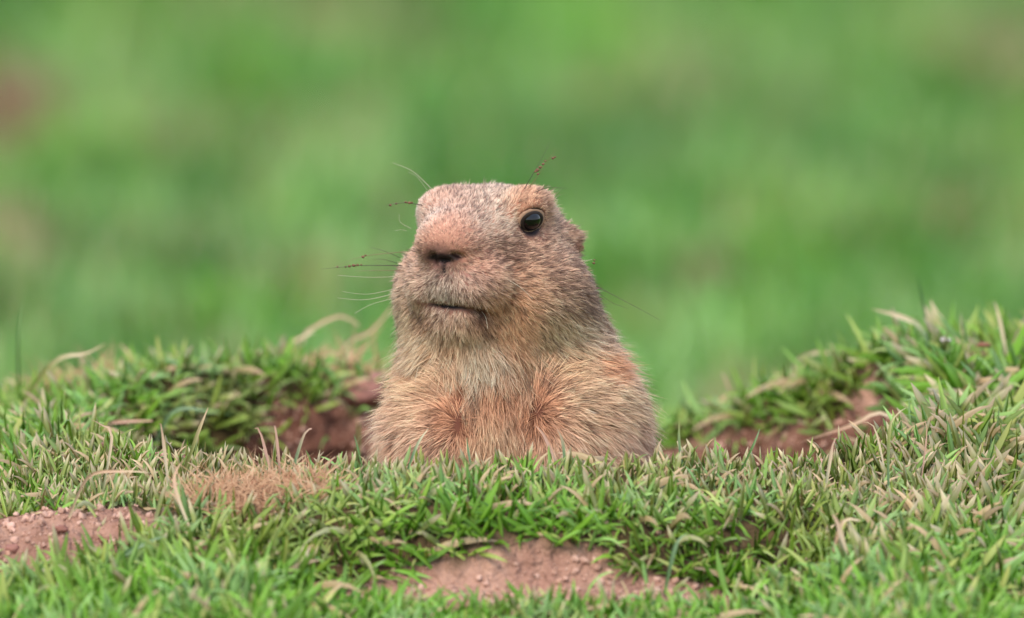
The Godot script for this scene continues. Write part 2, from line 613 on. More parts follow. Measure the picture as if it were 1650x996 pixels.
func special(called: String, pts: Array, width: float, cols: Array, label: String, category: String, group := "", tip := 0.1, curl := 0.5) -> void:
	var w := []
	for p in pts: w.append(from_view(p[0], p[1], p[2]))
	# the foot of the blade stands in the ground
	var foot: Vector3 = w[0]
	foot.y = minf(foot.y, height(foot.x, foot.z)) - 0.001
	w[0] = foot
	for i in w.size(): w[i] = w[i] - foot
	var o := put(called, ribbon(w, width * 0.00066, cols, tip, curl), M.straw if called.begins_with("dry") else M.blade)
	o.position = foot
	tag(o, label, category, group)

func special_blades() -> void:
	var pale := lin(228, 208, 174, 0.9)
	var tanp := lin(220, 180, 150, 0.85)
	var pink := lin(214, 172, 152, 0.85)
	var gr := lin(120, 160, 85, 0.7)
	var gg := lin(140, 172, 125, 0.7)
	var dk := lin(60, 100, 40, 0.7)
	var yg := lin(178, 178, 105, 0.75)
	# left back bank
	special("dry_grass_stalk", [[-176, -30, -108], [-160, -19, -104], [-148, -15.5, -102], [-141, -12, -101]], 2.2, [pale, yg, yg, pale, tanp], "long yellowish bent blade on the left bank with a pale dry tip", "dry grass blade")
	special("dry_grass_stalk", [[-72, -36, -168], [-74, -12, -168], [-69, -6, -168], [-60, -2.5, -167], [-54, -6, -167]], 1.9, [pale, pale, pale, tanp, tanp], "pale curled straw arching up behind the left bank, near the prairie dog", "dry straw", "curled straws behind the left bank", 0.6)
	special("dry_grass_stalk", [[-66, -30, -174], [-59, -13, -174], [-50, -8, -173], [-42, 1, -172]], 1.9, [tanp, pale, tanp, tanp], "pinkish straw sloping up to the prairie dog's side behind the left bank", "dry straw", "curled straws behind the left bank", 0.5)
	special("dry_grass_stalk", [[-88, -28, -166], [-80, -14, -166], [-70, -8, -166]], 2.0, [tanp, tanp, pale], "short tan straw left of the arching straws behind the left bank", "dry straw", "curled straws behind the left bank", 0.6)
	special("grass_stalk", [[-172, -22, -125], [-172.5, -8, -126], [-171, 2, -127]], 1.2, [dk, dk, gr], "tall thin dark blade upright at the left edge of the picture", "grass blade")
	special("grass_stalk", [[-127, -40, -92], [-118, -36, -90], [-106, -35, -88]], 2.4, [gg, gg, gg], "broad bluish blade lying flat low on the left bank", "grass blade", "", 0.5)
	special("dry_grass_stalk", [[-152, -44, -75], [-140, -39.5, -74], [-124, -38.5, -73]], 1.8, [pink, pink, tanp], "pinkish dry blade lying across the dark gap at left", "dry grass blade", "", 0.5)
	# front rim, left to right
	special("grass_stalk", [[-112, -52, 34], [-106, -43, 33], [-102, -33, 31]], 1.9, [yg * 0.7, yg * 0.8, tanp], "long olive blade leaning right above the left front rim", "grass blade")
	special("dry_grass_stalk", [[-138, -49, 44], [-134, -43, 44], [-137, -39, 43], [-141, -37, 43]], 1.5, [gr, pale, pink], "dry tipped blade curling left above the left front rim", "dry grass blade")
	special("dry_grass_stalk", [[-114, -54, 52], [-117, -40, 53], [-118.5, -38, 53]], 1.7, [gg, pale, pink], "blunt pale pink blade upright on the left front rim", "dry grass blade")
	special("dry_grass_stalk", [[-77, -52, 46], [-79, -41, 46], [-80, -39, 46]], 1.5, [gg, pink, pink], "upright pink tipped blade in the cluster left of the prairie dog", "dry grass blade", "pink tipped blades left of the prairie dog", 0.5)
	special("dry_grass_stalk", [[-76, -52, 47], [-70, -43, 47], [-67, -40, 47]], 1.7, [gr, gg, pink], "pink tipped blade slanting right in the cluster left of the prairie dog", "dry grass blade", "pink tipped blades left of the prairie dog", 0.5)
	special("dry_grass_stalk", [[-79, -50, 45], [-84, -42, 45], [-86, -40, 45]], 1.5, [gr, pink, pink], "pink tipped blade slanting left in the cluster left of the prairie dog", "dry grass blade", "pink tipped blades left of the prairie dog", 0.5)
	special("grass_stalk", [[-49, -52, 44], [-52, -45, 44], [-53, -42, 44]], 1.0, [gr, gr, gg], "small green blade beside the prairie dog's left edge", "grass blade")
	special("grass_stalk", [[-37, -54, 50], [-32, -46, 48], [-28, -40, 46]], 1.5, [gr, gg, pale], "straight green blade leaning right across the prairie dog's lower left chest", "grass blade")
	special("grass_stalk", [[-13, -54, 48], [-15, -45, 47], [-15, -43, 47]], 1.2, [gr, gg, gg], "short green blade in front of the middle of the prairie dog's chest", "grass blade")
	special("dry_grass_stalk", [[17, -52, 46], [11, -43, 46], [8, -39, 46]], 1.6, [gg, pink, pink], "pinkish blade leaning left across the prairie dog's right chest", "dry grass blade")
	special("dry_grass_stalk", [[18, -54, 46], [17, -45, 46], [15, -40, 46]], 1.6, [gr, gg, pink], "upright blade just right of the leaning pinkish one on the chest", "dry grass blade")
	special("grass_stalk", [[58, -54, 44], [56, -46, 44], [56, -37, 44]], 1.4, [gr, gg, yg], "tall pale green blade upright beside the prairie dog's right edge", "grass blade")
	special("grass_stalk", [[75, -52, 44], [81, -45, 44], [83, -40, 43]], 1.3, [gr, gr, gg], "curved green blade on the front rim right of the prairie dog", "grass blade")
	special("grass_stalk", [[126, -53, 46], [126, -43, 46], [128, -36, 46], [132, -33, 45]], 1.7, [gr, gg, yg, pale], "tall curved blade on the right front rim, bending right", "grass blade")
	special("dry_grass_stalk", [[136, -48, 38], [139, -42, 38], [138, -37, 38]], 1.0, [pink, pink, tanp], "thin pink stalk curving up at the right of the hole", "dry stalk", "thin stalks at the right of the hole")
	special("dry_grass_stalk", [[127, -47, 36], [122, -41, 36], [118, -38, 36]], 1.1, [tanp, pale, pale], "thin straw stalk leaning left at the right of the hole", "dry stalk", "thin stalks at the right of the hole")
	special("dry_grass_stalk", [[104, -53, 52], [107, -46, 52], [108.5, -43, 52]], 1.8, [gg, pale, pink], "blunt pale pink blade on the rim right of the hole's middle", "dry grass blade")
	# right bank
	special("dry_grass_stalk", [[103, -30, -150], [99, -20, -150], [105, -15.5, -149], [116, -16, -148], [127, -21, -146]], 2.2, [gg, pale, pale, tanp, tanp], "pale blade arching over at the left end of the right bank", "dry grass blade", "arching blades on the right bank")
	special("dry_grass_stalk", [[146, -20, -108], [143, -8, -108], [136, -3, -108], [125, 0, -109]], 2.6, [gr, gg, pale, pale], "pale arching blade highest on the right bank, bending left", "dry grass blade", "arching blades on the right bank")
	special("grass_stalk", [[146, -18, -112], [144, -4, -113], [141, 12, -114]], 1.0, [dk, dk, dk], "thin dark stem rising highest above the right bank", "grass stem")
	special("dry_grass_stalk", [[173, -14, -95], [169, -4, -96], [167, 3, -96]], 2.0, [gg, pale, pale], "pale upright blade at the right edge of the bank", "dry grass blade")
	special("grass_stalk", [[168, -22, -92], [152, -20, -88], [139, -22, -86], [131, -18, -86]], 1.6, [dk, dk, dk, dk], "dark green blade lying across the middle of the right bank", "grass blade")
	special("dry_grass_stalk", [[142, -30, -60], [128, -36, -58], [116, -40, -57], [98, -46, -56]], 2.0, [gg, pale, tanp, tanp], "long straw lying along the soil edge under the right bank", "dry straw")
	special("dry_grass_stalk", [[158, -34, -20], [163, -41, -18], [170, -46, -17], [174, -49, -16]], 1.2, [pink, pale, pale], "pale straw slanting down at the right edge of the bank", "dry straw")
	# in front, on the slope
	special("dry_grass_stalk", [[-148, -62, 66], [-141, -56, 68], [-130, -54, 69], [-120, -54.5, 69]], 1.6, [pale, tanp, tanp, pale], "bent straw lying in the grass above the left soil patch", "dry straw")
	special("dry_grass_stalk", [[-105, -70, 82], [-111, -62, 80], [-112, -55, 78], [-109, -50, 76]], 1.9, [tanp, pale, tanp, tanp], "curved tan stalk upright in the grass left of the dry tuft", "dry straw")
	special("dry_grass_stalk", [[104, -76, 92], [109, -71, 92], [115, -70, 92]], 2.0, [tanp, tanp, pale], "broken tan leaf lying flat on the front right slope", "dry leaf", "broken leaves on the front right slope", 0.5)
	special("dry_grass_stalk", [[112, -78, 93], [108, -72, 93], [106, -68, 93]], 2.6, [tanp, pale, pink], "broken pale leaf standing up on the front right slope", "dry leaf", "broken leaves on the front right slope", 0.4)
	special("grass_stalk", [[50, -86, 100], [54, -78, 100], [58, -74, 99]], 2.2, [gr, gg, gg], "broad bluish blade leaning over the right end of the bare step", "grass blade")
	special("grass_stalk", [[-137, -88, 96], [-128, -81, 96], [-118, -76, 96], [-114, -75, 96]], 2.6, [gr, gg, gg, gg], "broad grey green blade slanting across the left soil patch", "grass blade")
	dry_tuft("dry_grass_tuft", Vector3(-0.085, 0, 0.064), 0.018, 1700, 0.017, "reddish brown matted tuft of dry grass on the front rim, left of the prairie dog")
	dry_tuft("dry_grass_tuft", Vector3(-0.153, 0, -0.138), 0.009, 420, 0.021, "reddish brown dry tuft on top of the left back bank")
	# far on the lawn
	var far := [
		["soil_mound", -0.262, -2.42, 0.046, 0.060, "brown mound of bare soil far back at the left edge of the lawn"],
		["soil_mound", 0.090, -1.50, 0.019, 0.042, "small reddish soil mound on the lawn just right of the prairie dog's cheek"],
		["dry_grass_tuft", 0.236, -1.72, 0.036, 0.046, "tan dry tuft far back at the right edge of the lawn"],
		["dry_grass_tuft", 0.072, -2.45, 0.034, 0.044, "pale tan dry tuft on the lawn above and right of the prairie dog's ear"],
		["dry_grass_tuft", -0.111, -1.58, 0.022, 0.026, "tan dry tuft on the lawn behind the curled straws left of the prairie dog"],
		["dry_grass_tuft", -0.205, -1.32, 0.016, 0.024, "tan dry tuft on the lawn behind the left bank, at the far left"],
	]
	for b in far:
		if b[0] == "soil_mound":
			var o := put("soil_mound", clod_mesh(70 + int(b[3] * 1000.0), 0.4), M.soil_mound)
			o.transform = Transform3D(Basis.from_scale(Vector3(b[3], b[4], b[3] * 1.6)), Vector3(b[1], height(b[1], b[2]), b[2]))
			tag(o, b[5], "soil mound")
		else:
			dry_tuft("dry_grass_tuft", Vector3(b[1], 0, b[2]), b[3], 700, b[4], b[5], 0.0022)
	dry_tuft("dry_grass_tuft", Vector3(-0.062, 0, -0.168), 0.015, 150, 0.026, "tangled pale straw clump on the rim behind and left of the prairie dog", 0.0011)
	# soil and grass scraps on the right bank
	var bits := [[-0.001, 0.150, -12, -90, 2.2, "pale chip of dry leaf in the middle of the right bank"], [0, 0.163, -18, -85, 2.4, "brown crumb of soil near the right end of the right bank"]]
	for b in bits:
		var o := put("grass_scrap", clod_mesh(40 + int(b[3])), M.soil)
		var x: float = b[1]
		var z: float = b[3] * 0.001
		o.transform = Transform3D(Basis.from_scale(Vector3(b[4], b[4] * 0.5, b[4]) * 0.001), Vector3(x, height(x, z) + 0.012, z))
		var m := StandardMaterial3D.new()
		m.albedo_color = (lin(215, 200, 190, 0.75) if b[0] < 0.0 else lin(150, 96, 70, 0.75)).linear_to_srgb()
		m.roughness = 0.9
		o.material_override = m
		tag(o, b[5], "scrap")

func dry_tuft(called: String, at: Vector3, radius: float, count: int, length: float, label: String, thick := 0.00045) -> void:
	var v := PackedVector3Array()
	var n := PackedVector3Array()
	var c := PackedColorArray()
	var ix := PackedInt32Array()
	at.y = height(at.x, at.z)
	for i in count:
		var r := radius * sqrt(rng.randf())
		var a := rng.randf() * TAU
		var p := Vector3(cos(a) * r * 1.3, 0, sin(a) * r * 0.7)
		p.y = height(at.x + p.x, at.z + p.z) - at.y - 0.0005
		var d := Vector3(rng.randfn(0, 0.6), rng.randf_range(0.3, 1.0), rng.randfn(0, 0.6)).normalized()
		var bend := Vector3(rng.randfn(0, 0.7), rng.randf_range(-0.7, 0.1), rng.randfn(0, 0.7))
		var l := length * rng.randf_range(0.5, 1.2)
		var col := lin(212, 172, 136, 0.85).lerp(lin(164, 112, 80, 0.8), rng.randf())
		strand(v, n, c, ix, p, d, bend, l, thick, Vector3(0, 0.6, 0.8), col * 0.8, col, col * 1.1)
	var o := put(called, array_mesh(v, n, c, ix), M.straw)
	o.position = at
	tag(o, label, "dry grass tuft")

func strand(v: PackedVector3Array, n: PackedVector3Array, c: PackedColorArray, ix: PackedInt32Array, p: Vector3, d: Vector3, bend: Vector3, l: float, w: float, nn: Vector3, c0: Color, c1: Color, c2: Color) -> void:
	var k := v.size()
	var p1 := p + d * l * 0.5
	var d2 := (d + bend).normalized()
	var p2 := p1 + d2 * l * 0.5
	var side := d.cross(nn)
	side = side.normalized() * w * 0.5
	v.append(p - side); v.append(p + side); v.append(p1 - side * 0.85); v.append(p1 + side * 0.85); v.append(p2)
	for i in 5: n.append(nn)
	c.append(c0); c.append(c0); c.append(c1); c.append(c1); c.append(c2)
	ix.append(k); ix.append(k + 2); ix.append(k + 1)
	ix.append(k + 1); ix.append(k + 2); ix.append(k + 3)
	ix.append(k + 2); ix.append(k + 4); ix.append(k + 3)

# ------------------------------------------------------------------ the prairie dog

var prim := []         # [centre, radii, basis rows x3 (or null), smoothing, carve]
var bound: PackedFloat32Array = []

func hp(px: float, py: float, z: float) -> Vector3:      # proportions read off the photograph, with a real depth
	return Vector3((px - 825.0) * PX, (498.0 - py) * PX, z)

func add_ell(c: Vector3, r: Vector3, k := 6.0, yaw := 0.0, pitch := 0.0, carve := false) -> void:
	var b := Basis(Vector3.UP, yaw) * Basis(Vector3.RIGHT, pitch)
	prim.append([c, r, b.inverse(), k, carve])

func field(p: Vector3) -> float:
	var d := 1e9
	for q in prim:
		var c: Vector3 = q[0]
		var r: Vector3 = q[1]
		var b: Basis = q[2]
		var k: float = q[3]
		var l := b * (p - c)
		var a := l / r
		var k0 := a.length()
		var k1 := (a / r).length()
		var e := k0 * (k0 - 1.0) / maxf(k1, 1e-6)
		if q[4]:
			e = -e
			var h := maxf(k - absf(d - e), 0.0) / k
			d = maxf(d, e) + h * h * k * 0.25
		else:
			var h := maxf(k - absf(d - e), 0.0) / k
			d = minf(d, e) - h * h * k * 0.25
	return d

func gradient(p: Vector3) -> Vector3:
	var e := 0.4
	return Vector3(field(p + Vector3(e, 0, 0)) - field(p - Vector3(e, 0, 0)), field(p + Vector3(0, e, 0)) - field(p - Vector3(0, e, 0)), field(p + Vector3(0, 0, e)) - field(p - Vector3(0, 0, e))).normalized()

func surface_at(x: float, y: float) -> Vector3:          # where a line along z first meets the body
	var z := 70.0
	for i in 80:
		var d := field(Vector3(x, y, z))
		if d < 0.05: break
		z -= maxf(d * 0.6, 0.05)
		if z < -60.0: break
	return Vector3(x, y, z)

const YAW := -0.52         # the head is turned to the left of the picture

func head(side: float, up: float, fwd: float) -> Vector3:
	return Vector3(-5, 0, -4) + Vector3(0, up, 0) + Vector3(cos(YAW), 0, -sin(YAW)) * side + Vector3(sin(YAW), 0, cos(YAW)) * fwd

func shape() -> void:
	add_ell(Vector3(1, -75, -18), Vector3(47, 58, 38), 6.0)                       # trunk
	add_ell(Vector3(0, -150, -18), Vector3(54, 58, 42), 16.0)
	add_ell(Vector3(-1, -18, -14), Vector3(35.5, 32, 28), 12.0)                     # neck
	add_ell(Vector3(-13, -16, 3), Vector3(20, 19, 19), 12.0)                       # throat
	add_ell(Vector3(-22, -46, -2), Vector3(21.5, 27, 25), 10.0)                      # shoulders
	add_ell(Vector3(21, -43, -2), Vector3(24, 30, 25), 10.0)
	add_ell(Vector3(-7, -44, 5), Vector3(11, 30, 18), 6.0)                        # breast
	add_ell(Vector3(-30, -78, 12), Vector3(12, 26, 12), 8.0)                      # upper arms
	add_ell(Vector3(30, -78, 12), Vector3(12, 26, 12), 8.0)
	add_ell(Vector3(-26, -104, 24), Vector3(9, 10, 9), 8.0)
	add_ell(Vector3(26, -104, 24), Vector3(9, 10, 9), 8.0)
	add_ell(Vector3(-30, -196, 14), Vector3(12, 7, 26), 8.0)                      # hind feet
	add_ell(Vector3(30, -196, 14), Vector3(12, 7, 26), 8.0)
	add_ell(head(-1, 24.5, 0), Vector3(22, 17.2, 27), 8.0, YAW)                      # skull
	add_ell(Vector3(3, 4, 0), Vector3(23.5, 20, 24), 9.0)                         # cheeks
	add_ell(Vector3(-19, 5, -8), Vector3(20.5, 20, 22), 9.0)
	add_ell(head(0, 24, 20), Vector3(13, 11, 20), 9.0, YAW, 0.15)                 # bridge
	add_ell(head(-17.5, 34, 7), Vector3(7, 6.0, 9), 10.0, YAW)                       # brows
	add_ell(head(16.5, 35, 8), Vector3(7, 6.2, 9), 6.0, YAW)
	add_ell(head(0.5, 22.5, 33), Vector3(10.2, 9.5, 10), 6.0, YAW)                # nose
	add_ell(head(-8, 8, 26), Vector3(10.5, 9.5, 11), 5.0, YAW)                    # whisker pads
	add_ell(head(8, 8, 27), Vector3(10.5, 9.5, 11), 5.0, YAW)
	add_ell(head(0, 10, 33), Vector3(6, 8, 6), 4.0, YAW)                          # upper lip
	add_ell(head(0, -4, 22.5), Vector3(11.5, 8, 11), 6.0, YAW)                        # chin
	add_ell(head(21, 23, -12), Vector3(2.6, 6.0, 5.5), 3.0, YAW - 0.5)            # ears
	add_ell(head(-21, 23, -12), Vector3(2.6, 6.0, 5.5), 3.0, YAW + 0.5)

func carve() -> void:
	var p: Vector3
	for q in [[696, 413, 2.2, 1.1, 0.55], [740, 413, 3.2, 0.9, -0.25], [714, 420, 2.6, 0.9, 0.0], [700, 424, 0.9, 2.4, 0.3]]:     # nostrils, under the rounded nose
		p = surface_at((q[0] - 825.0) * PX, (498.0 - q[1]) * PX)
		var b := Basis(Vector3.UP, YAW) * Basis(Vector3.BACK, q[4])
		prim.append([p, Vector3(q[2], q[3], 3.0), b.inverse(), 0.9, true])
	p = surface_at((716 - 825.0) * PX, (498.0 - 437) * PX)
	add_ell(p, Vector3(0.55, 4.0, 1.2), 0.8, YAW, 0.0, true)                      # groove in the lip
	for q in [[690, 490, 2.4, 0.2], [704, 492, 3.0, -0.1], [720, 494, 3.4, -0.1], [738, 495.5, 3.4, -0.1], [754, 498, 3.2, -0.2], [768, 502, 2.8, -0.4], [777, 507, 2.2, -0.6]]:   # mouth
		p = surface_at((q[0] - 825.0) * PX, (498.0 - q[1]) * PX)
		var b := Basis(Vector3.UP, YAW) * Basis(Vector3.BACK, q[3])
		prim.append([p, Vector3(q[2], 0.6 if q[0] < 765 else 1.6, 1.7), b.inverse(), 1.0, true])

func grid_lines(lo: float, a: float, b: float, hi: float, fine: float, coarse: float) -> PackedFloat32Array:
	var l := PackedFloat32Array()
	var x := lo
	while x < a - coarse * 0.3:
		l.append(x)
		x += coarse
	x = a
	while x < b - fine * 0.3:
		l.append(x)
		x += fine
	x = b
	while x < hi:
		l.append(x)
		x += coarse
	l.append(hi)
	return l

func surface_net(xs: PackedFloat32Array, ys: PackedFloat32Array, zs: PackedFloat32Array) -> Array:
	var nx := xs.size()
	var ny := ys.size()
	var nz := zs.size()
	var f := PackedFloat32Array()
	f.resize(nx * ny * nz)
	var B := 6
	for kb in range(0, nz, B):
		for jb in range(0, ny, B):
			for ib in range(0, nx, B):
				var i1 := mini(ib + B, nx) - 1
				var j1 := mini(jb + B, ny) - 1
				var k1 := mini(kb + B, nz) - 1
				var lo := Vector3(xs[ib], ys[jb], zs[kb])
				var hi := Vector3(xs[i1], ys[j1], zs[k1])
				var d := field((lo + hi) * 0.5)
				if absf(d) > (hi - lo).length() * 0.5 * 1.5 + 5.0:
					for k in range(kb, k1 + 1):
						for j in range(jb, j1 + 1):
							for i in range(ib, i1 + 1):
								f[(k * ny + j) * nx + i] = d
				else:
					for k in range(kb, k1 + 1):
						for j in range(jb, j1 + 1):
							for i in range(ib, i1 + 1):
								f[(k * ny + j) * nx + i] = field(Vector3(xs[i], ys[j], zs[k]))
	var at := PackedInt32Array()
	at.resize(nx * ny * nz)
	at.fill(-1)
	var v := PackedVector3Array()
	var corner := [0, 1, nx, nx + 1, nx * ny, nx * ny + 1, nx * ny + nx, nx * ny + nx + 1]
	var edges := [[0, 1], [2, 3], [4, 5], [6, 7], [0, 2], [1, 3], [4, 6], [5, 7], [0, 4], [1, 5], [2, 6], [3, 7]]
	for k in nz - 1:
		for j in ny - 1:
			for i in nx - 1:
				var o := (k * ny + j) * nx + i
				var inside := 0
				for q in corner:
					if f[o + q] < 0.0: inside += 1
				if inside == 0 or inside == 8: continue
				var s := Vector3.ZERO
				var m := 0
				for e in edges:
					var a := f[o + corner[e[0]]]
					var b := f[o + corner[e[1]]]
					if (a < 0.0) == (b < 0.0): continue
					var t := a / (a - b)
					var pa := Vector3(e[0] & 1, (e[0] >> 1) & 1, e[0] >> 2)
					var pb := Vector3(e[1] & 1, (e[1] >> 1) & 1, e[1] >> 2)
					s += pa.lerp(pb, t)
					m += 1
				s /= m
				at[o] = v.size()
				v.append(Vector3(lerpf(xs[i], xs[i + 1], s.x), lerpf(ys[j], ys[j + 1], s.y), lerpf(zs[k], zs[k + 1], s.z)))
	var ix := PackedInt32Array()
	var step := [1, nx, nx * ny]
	for k in range(1, nz - 1):
		for j in range(1, ny - 1):
			for i in range(1, nx - 1):
				var o := (k * ny + j) * nx + i
				for ax in 3:
					var a := f[o] < 0.0
					if a == (f[o + step[ax]] < 0.0): continue
					var u: int = step[(ax + 1) % 3]
					var w: int = step[(ax + 2) % 3]
					var q0 := at[o - u - w]
					var q1 := at[o - w]
					var q2 := at[o]
					var q3 := at[o - u]
					if q0 < 0 or q1 < 0 or q2 < 0 or q3 < 0: continue
					if a: ix.append_array([q0, q2, q1, q0, q3, q2])
					else: ix.append_array([q0, q1, q2, q0, q2, q3])
	return [v, ix]

# the coat: [where in photograph pixels x, y, radius, tip, root, share of dark hairs, length mm]
var coat := []

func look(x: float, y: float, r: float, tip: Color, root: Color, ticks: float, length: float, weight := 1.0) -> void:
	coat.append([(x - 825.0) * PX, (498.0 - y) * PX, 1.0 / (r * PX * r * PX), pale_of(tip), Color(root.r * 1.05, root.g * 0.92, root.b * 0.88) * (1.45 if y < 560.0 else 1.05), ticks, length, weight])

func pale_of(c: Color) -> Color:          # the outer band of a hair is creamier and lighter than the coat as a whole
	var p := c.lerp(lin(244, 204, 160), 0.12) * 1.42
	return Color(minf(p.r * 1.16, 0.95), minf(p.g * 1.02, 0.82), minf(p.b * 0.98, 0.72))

func make_coat() -> void:
	var k := 1.0
	look(728, 378, 42, lin(180, 146, 128, k), lin(156, 116, 98, k), 0.14, 1.2, 2.0)           # nose
	look(714, 417, 15, lin(110, 84, 78, k), lin(80, 60, 58, k), 0.3, 0.8, 5.0)                # nostrils
	look(700, 410, 13, lin(100, 76, 72, k), lin(70, 54, 52, k), 0.3, 0.8, 3.0)
	look(718, 462, 30, lin(214, 190, 178, k), lin(128, 102, 94, k), 0.12, 3.0, 1.8)           # lip
	look(760, 465, 30, lin(196, 164, 148, k), lin(120, 92, 84, k), 0.2, 3.4, 1.0)
	look(672, 470, 26, lin(214, 178, 160, k), lin(150, 114, 100, k), 0.05, 3.2, 1.0)
	look(720, 508, 24, lin(206, 178, 160, k), lin(140, 104, 88, k), 0.05, 3.2, 1.2)           # chin
	look(770, 512, 14, lin(120, 88, 74, k), lin(80, 56, 48, k), 0.3, 3.5, 1.6)                # corner of the mouth, its shadow put into the hair colour
	look(774, 507, 8, lin(80, 58, 50, k), lin(50, 36, 32, k), 0.3, 1.5, 4.0)
	look(926, 396, 8, lin(150, 100, 80, k), lin(100, 62, 50, k), 0.1, 1.5, 2.5)               # in the ear
	look(965, 592, 18, lin(190, 136, 98, k), lin(126, 76, 50, k), 0.1, 9.0, 1.5)  # reddish band, with the dark neck crease painted into the hair
	look(1000, 645, 24, lin(222, 180, 148, k), lin(150, 90, 60, k), 0.03, 9.0, 1.0)
	look(690, 512, 14, lin(160, 116, 92, k), lin(110, 74, 58, k), 0.2, 3.5, 1.0)
	look(690, 340, 28, lin(236, 208, 186, k), lin(176, 136, 118, k), 0.06, 2.6, 1.9)          # beside the nose
	look(790, 345, 40, lin(234, 204, 180, k), lin(168, 126, 106, k), 0.10, 3.0, 1.8)
	look(760, 312, 42, lin(198, 168, 150, k), lin(120, 94, 84, k), 0.26, 3.6, 1.3)            # crown
	look(700, 312, 26, lin(204, 158, 138, k), lin(150, 108, 92, k), 0.06, 3.0, 1.0)
	look(842, 322, 26, lin(200, 156, 126, k), lin(150, 106, 82, k), 0.10, 2.4, 1.3)           # brow
	look(775, 400, 28, lin(204, 154, 128, k), lin(160, 112, 92, k), 0.08, 2.6, 1.0)
	look(815, 402, 22, lin(186, 148, 128, k), lin(112, 84, 72, k), 0.55, 3.6, 1.5)             # dark streak below the eye
	look(870, 400, 36, lin(206, 164, 140, k), lin(136, 100, 84, k), 0.30, 4.4, 1.1)
	look(905, 380, 28, lin(208, 166, 142, k), lin(144, 106, 88, k), 0.20, 3.6, 1.1)
	look(920, 470, 40, lin(202, 162, 136, k), lin(124, 90, 74, k), 0.46, 6.0, 1.2)            # dark cheek
	look(850, 450, 36, lin(212, 168, 140, k), lin(148, 102, 80, k), 0.22, 5.0, 1.0)
	look(825, 505, 44, lin(208, 158, 122, k), lin(150, 98, 70, k), 0.06, 6.0, 1.6)            # reddish cheek
	look(900, 535, 40, lin(226, 200, 164, k), lin(164, 122, 90, k), 0.12, 8.0, 1.0)
	look(645, 440, 36, lin(212, 170, 148, k), lin(140, 106, 90, k), 0.15, 4.0, 1.0)           # left cheek
	look(640, 510, 34, lin(216, 188, 156, k), lin(150, 116, 88, k), 0.06, 5.5, 1.0)
	look(772, 578, 30, lin(242, 218, 180, k), lin(174, 134, 98, k), 0.02, 7.0, 1.3)          # throat
	look(690, 558, 26, lin(242, 216, 174, k), lin(178, 140, 102, k), 0.02, 8.0, 1.0)
	look(735, 545, 26, lin(210, 178, 146, k), lin(150, 108, 80, k), 0.05, 6.0, 1.0)
	look(905, 590, 30, lin(206, 164, 126, k), lin(128, 84, 58, k), 0.10, 9.0, 1.0)            # fold of the neck, its dark crease painted into reddish hair
	look(688, 612, 36, lin(218, 172, 140, k), lin(136, 74, 50, k), 0.02, 9.0, 1.3)            # reddish breast
	look(800, 632, 26, lin(190, 142, 110, k), lin(100, 62, 44, k), 0.05, 7.0, 1.4)  # reddish undercoat; darker roots here and on both whorls paint the chest creases
	look(742, 676, 22, lin(190, 140, 108, k), lin(98, 58, 42, k), 0.05, 6.0, 1.8)
	look(860, 660, 24, lin(188, 138, 106, k), lin(94, 56, 42, k), 0.05, 6.0, 1.8)
	look(935, 640, 36, lin(220, 176, 146, k), lin(132, 74, 50, k), 0.05, 9.0, 1.2)
	look(795, 705, 34, lin(214, 174, 142, k), lin(168, 118, 88, k), 0.02, 8.0, 1.2)

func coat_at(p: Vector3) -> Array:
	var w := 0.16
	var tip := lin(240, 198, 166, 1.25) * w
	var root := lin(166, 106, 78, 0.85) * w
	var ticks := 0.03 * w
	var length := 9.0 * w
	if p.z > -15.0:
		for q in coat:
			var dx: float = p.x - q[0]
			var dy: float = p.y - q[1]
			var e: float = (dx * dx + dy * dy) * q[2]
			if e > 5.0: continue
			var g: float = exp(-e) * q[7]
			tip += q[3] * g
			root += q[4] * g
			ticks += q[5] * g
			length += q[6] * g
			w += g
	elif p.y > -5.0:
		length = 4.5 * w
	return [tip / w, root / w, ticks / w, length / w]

func flow(p: Vector3) -> Vector3:
	var headward := (p - Vector3(-22, 18, 36)).normalized()
	if p.y > 0.0 and p.z < 5.0: headward = (headward + Vector3(0.1, -0.3, -0.6)).normalized()
	headward.y -= 0.25 * sm(10.0, -10.0, p.y)
	var body := Vector3(0, -1, 0)
	var wr := p - Vector3(8, -37, 22)
	var wl := p - Vector3(-18, -40, 20)
	var r := wr * Vector3(1.0, 0.75, 0.4)
	var l := wl * Vector3(1.0, 0.75, 0.4)
	var right := sm(2.0, 10.0, p.x)
	var left := sm(-12.0, -20.0, p.x)
	var near := sm(60.0, 10.0, p.y * -1.0 - 10.0)
	body = body * (1.0 - 0.75 * maxf(right, left)) + r.normalized() * right * 1.1 + l.normalized() * left * 1.1
	body.y -= 0.35
	var a := sm(-8.0, -22.0, p.y + 0.1 * absf(p.x + 4.0) + 5.0)
	return headward.normalized().lerp(body.normalized(), a).normalized()

var eye_spots := []

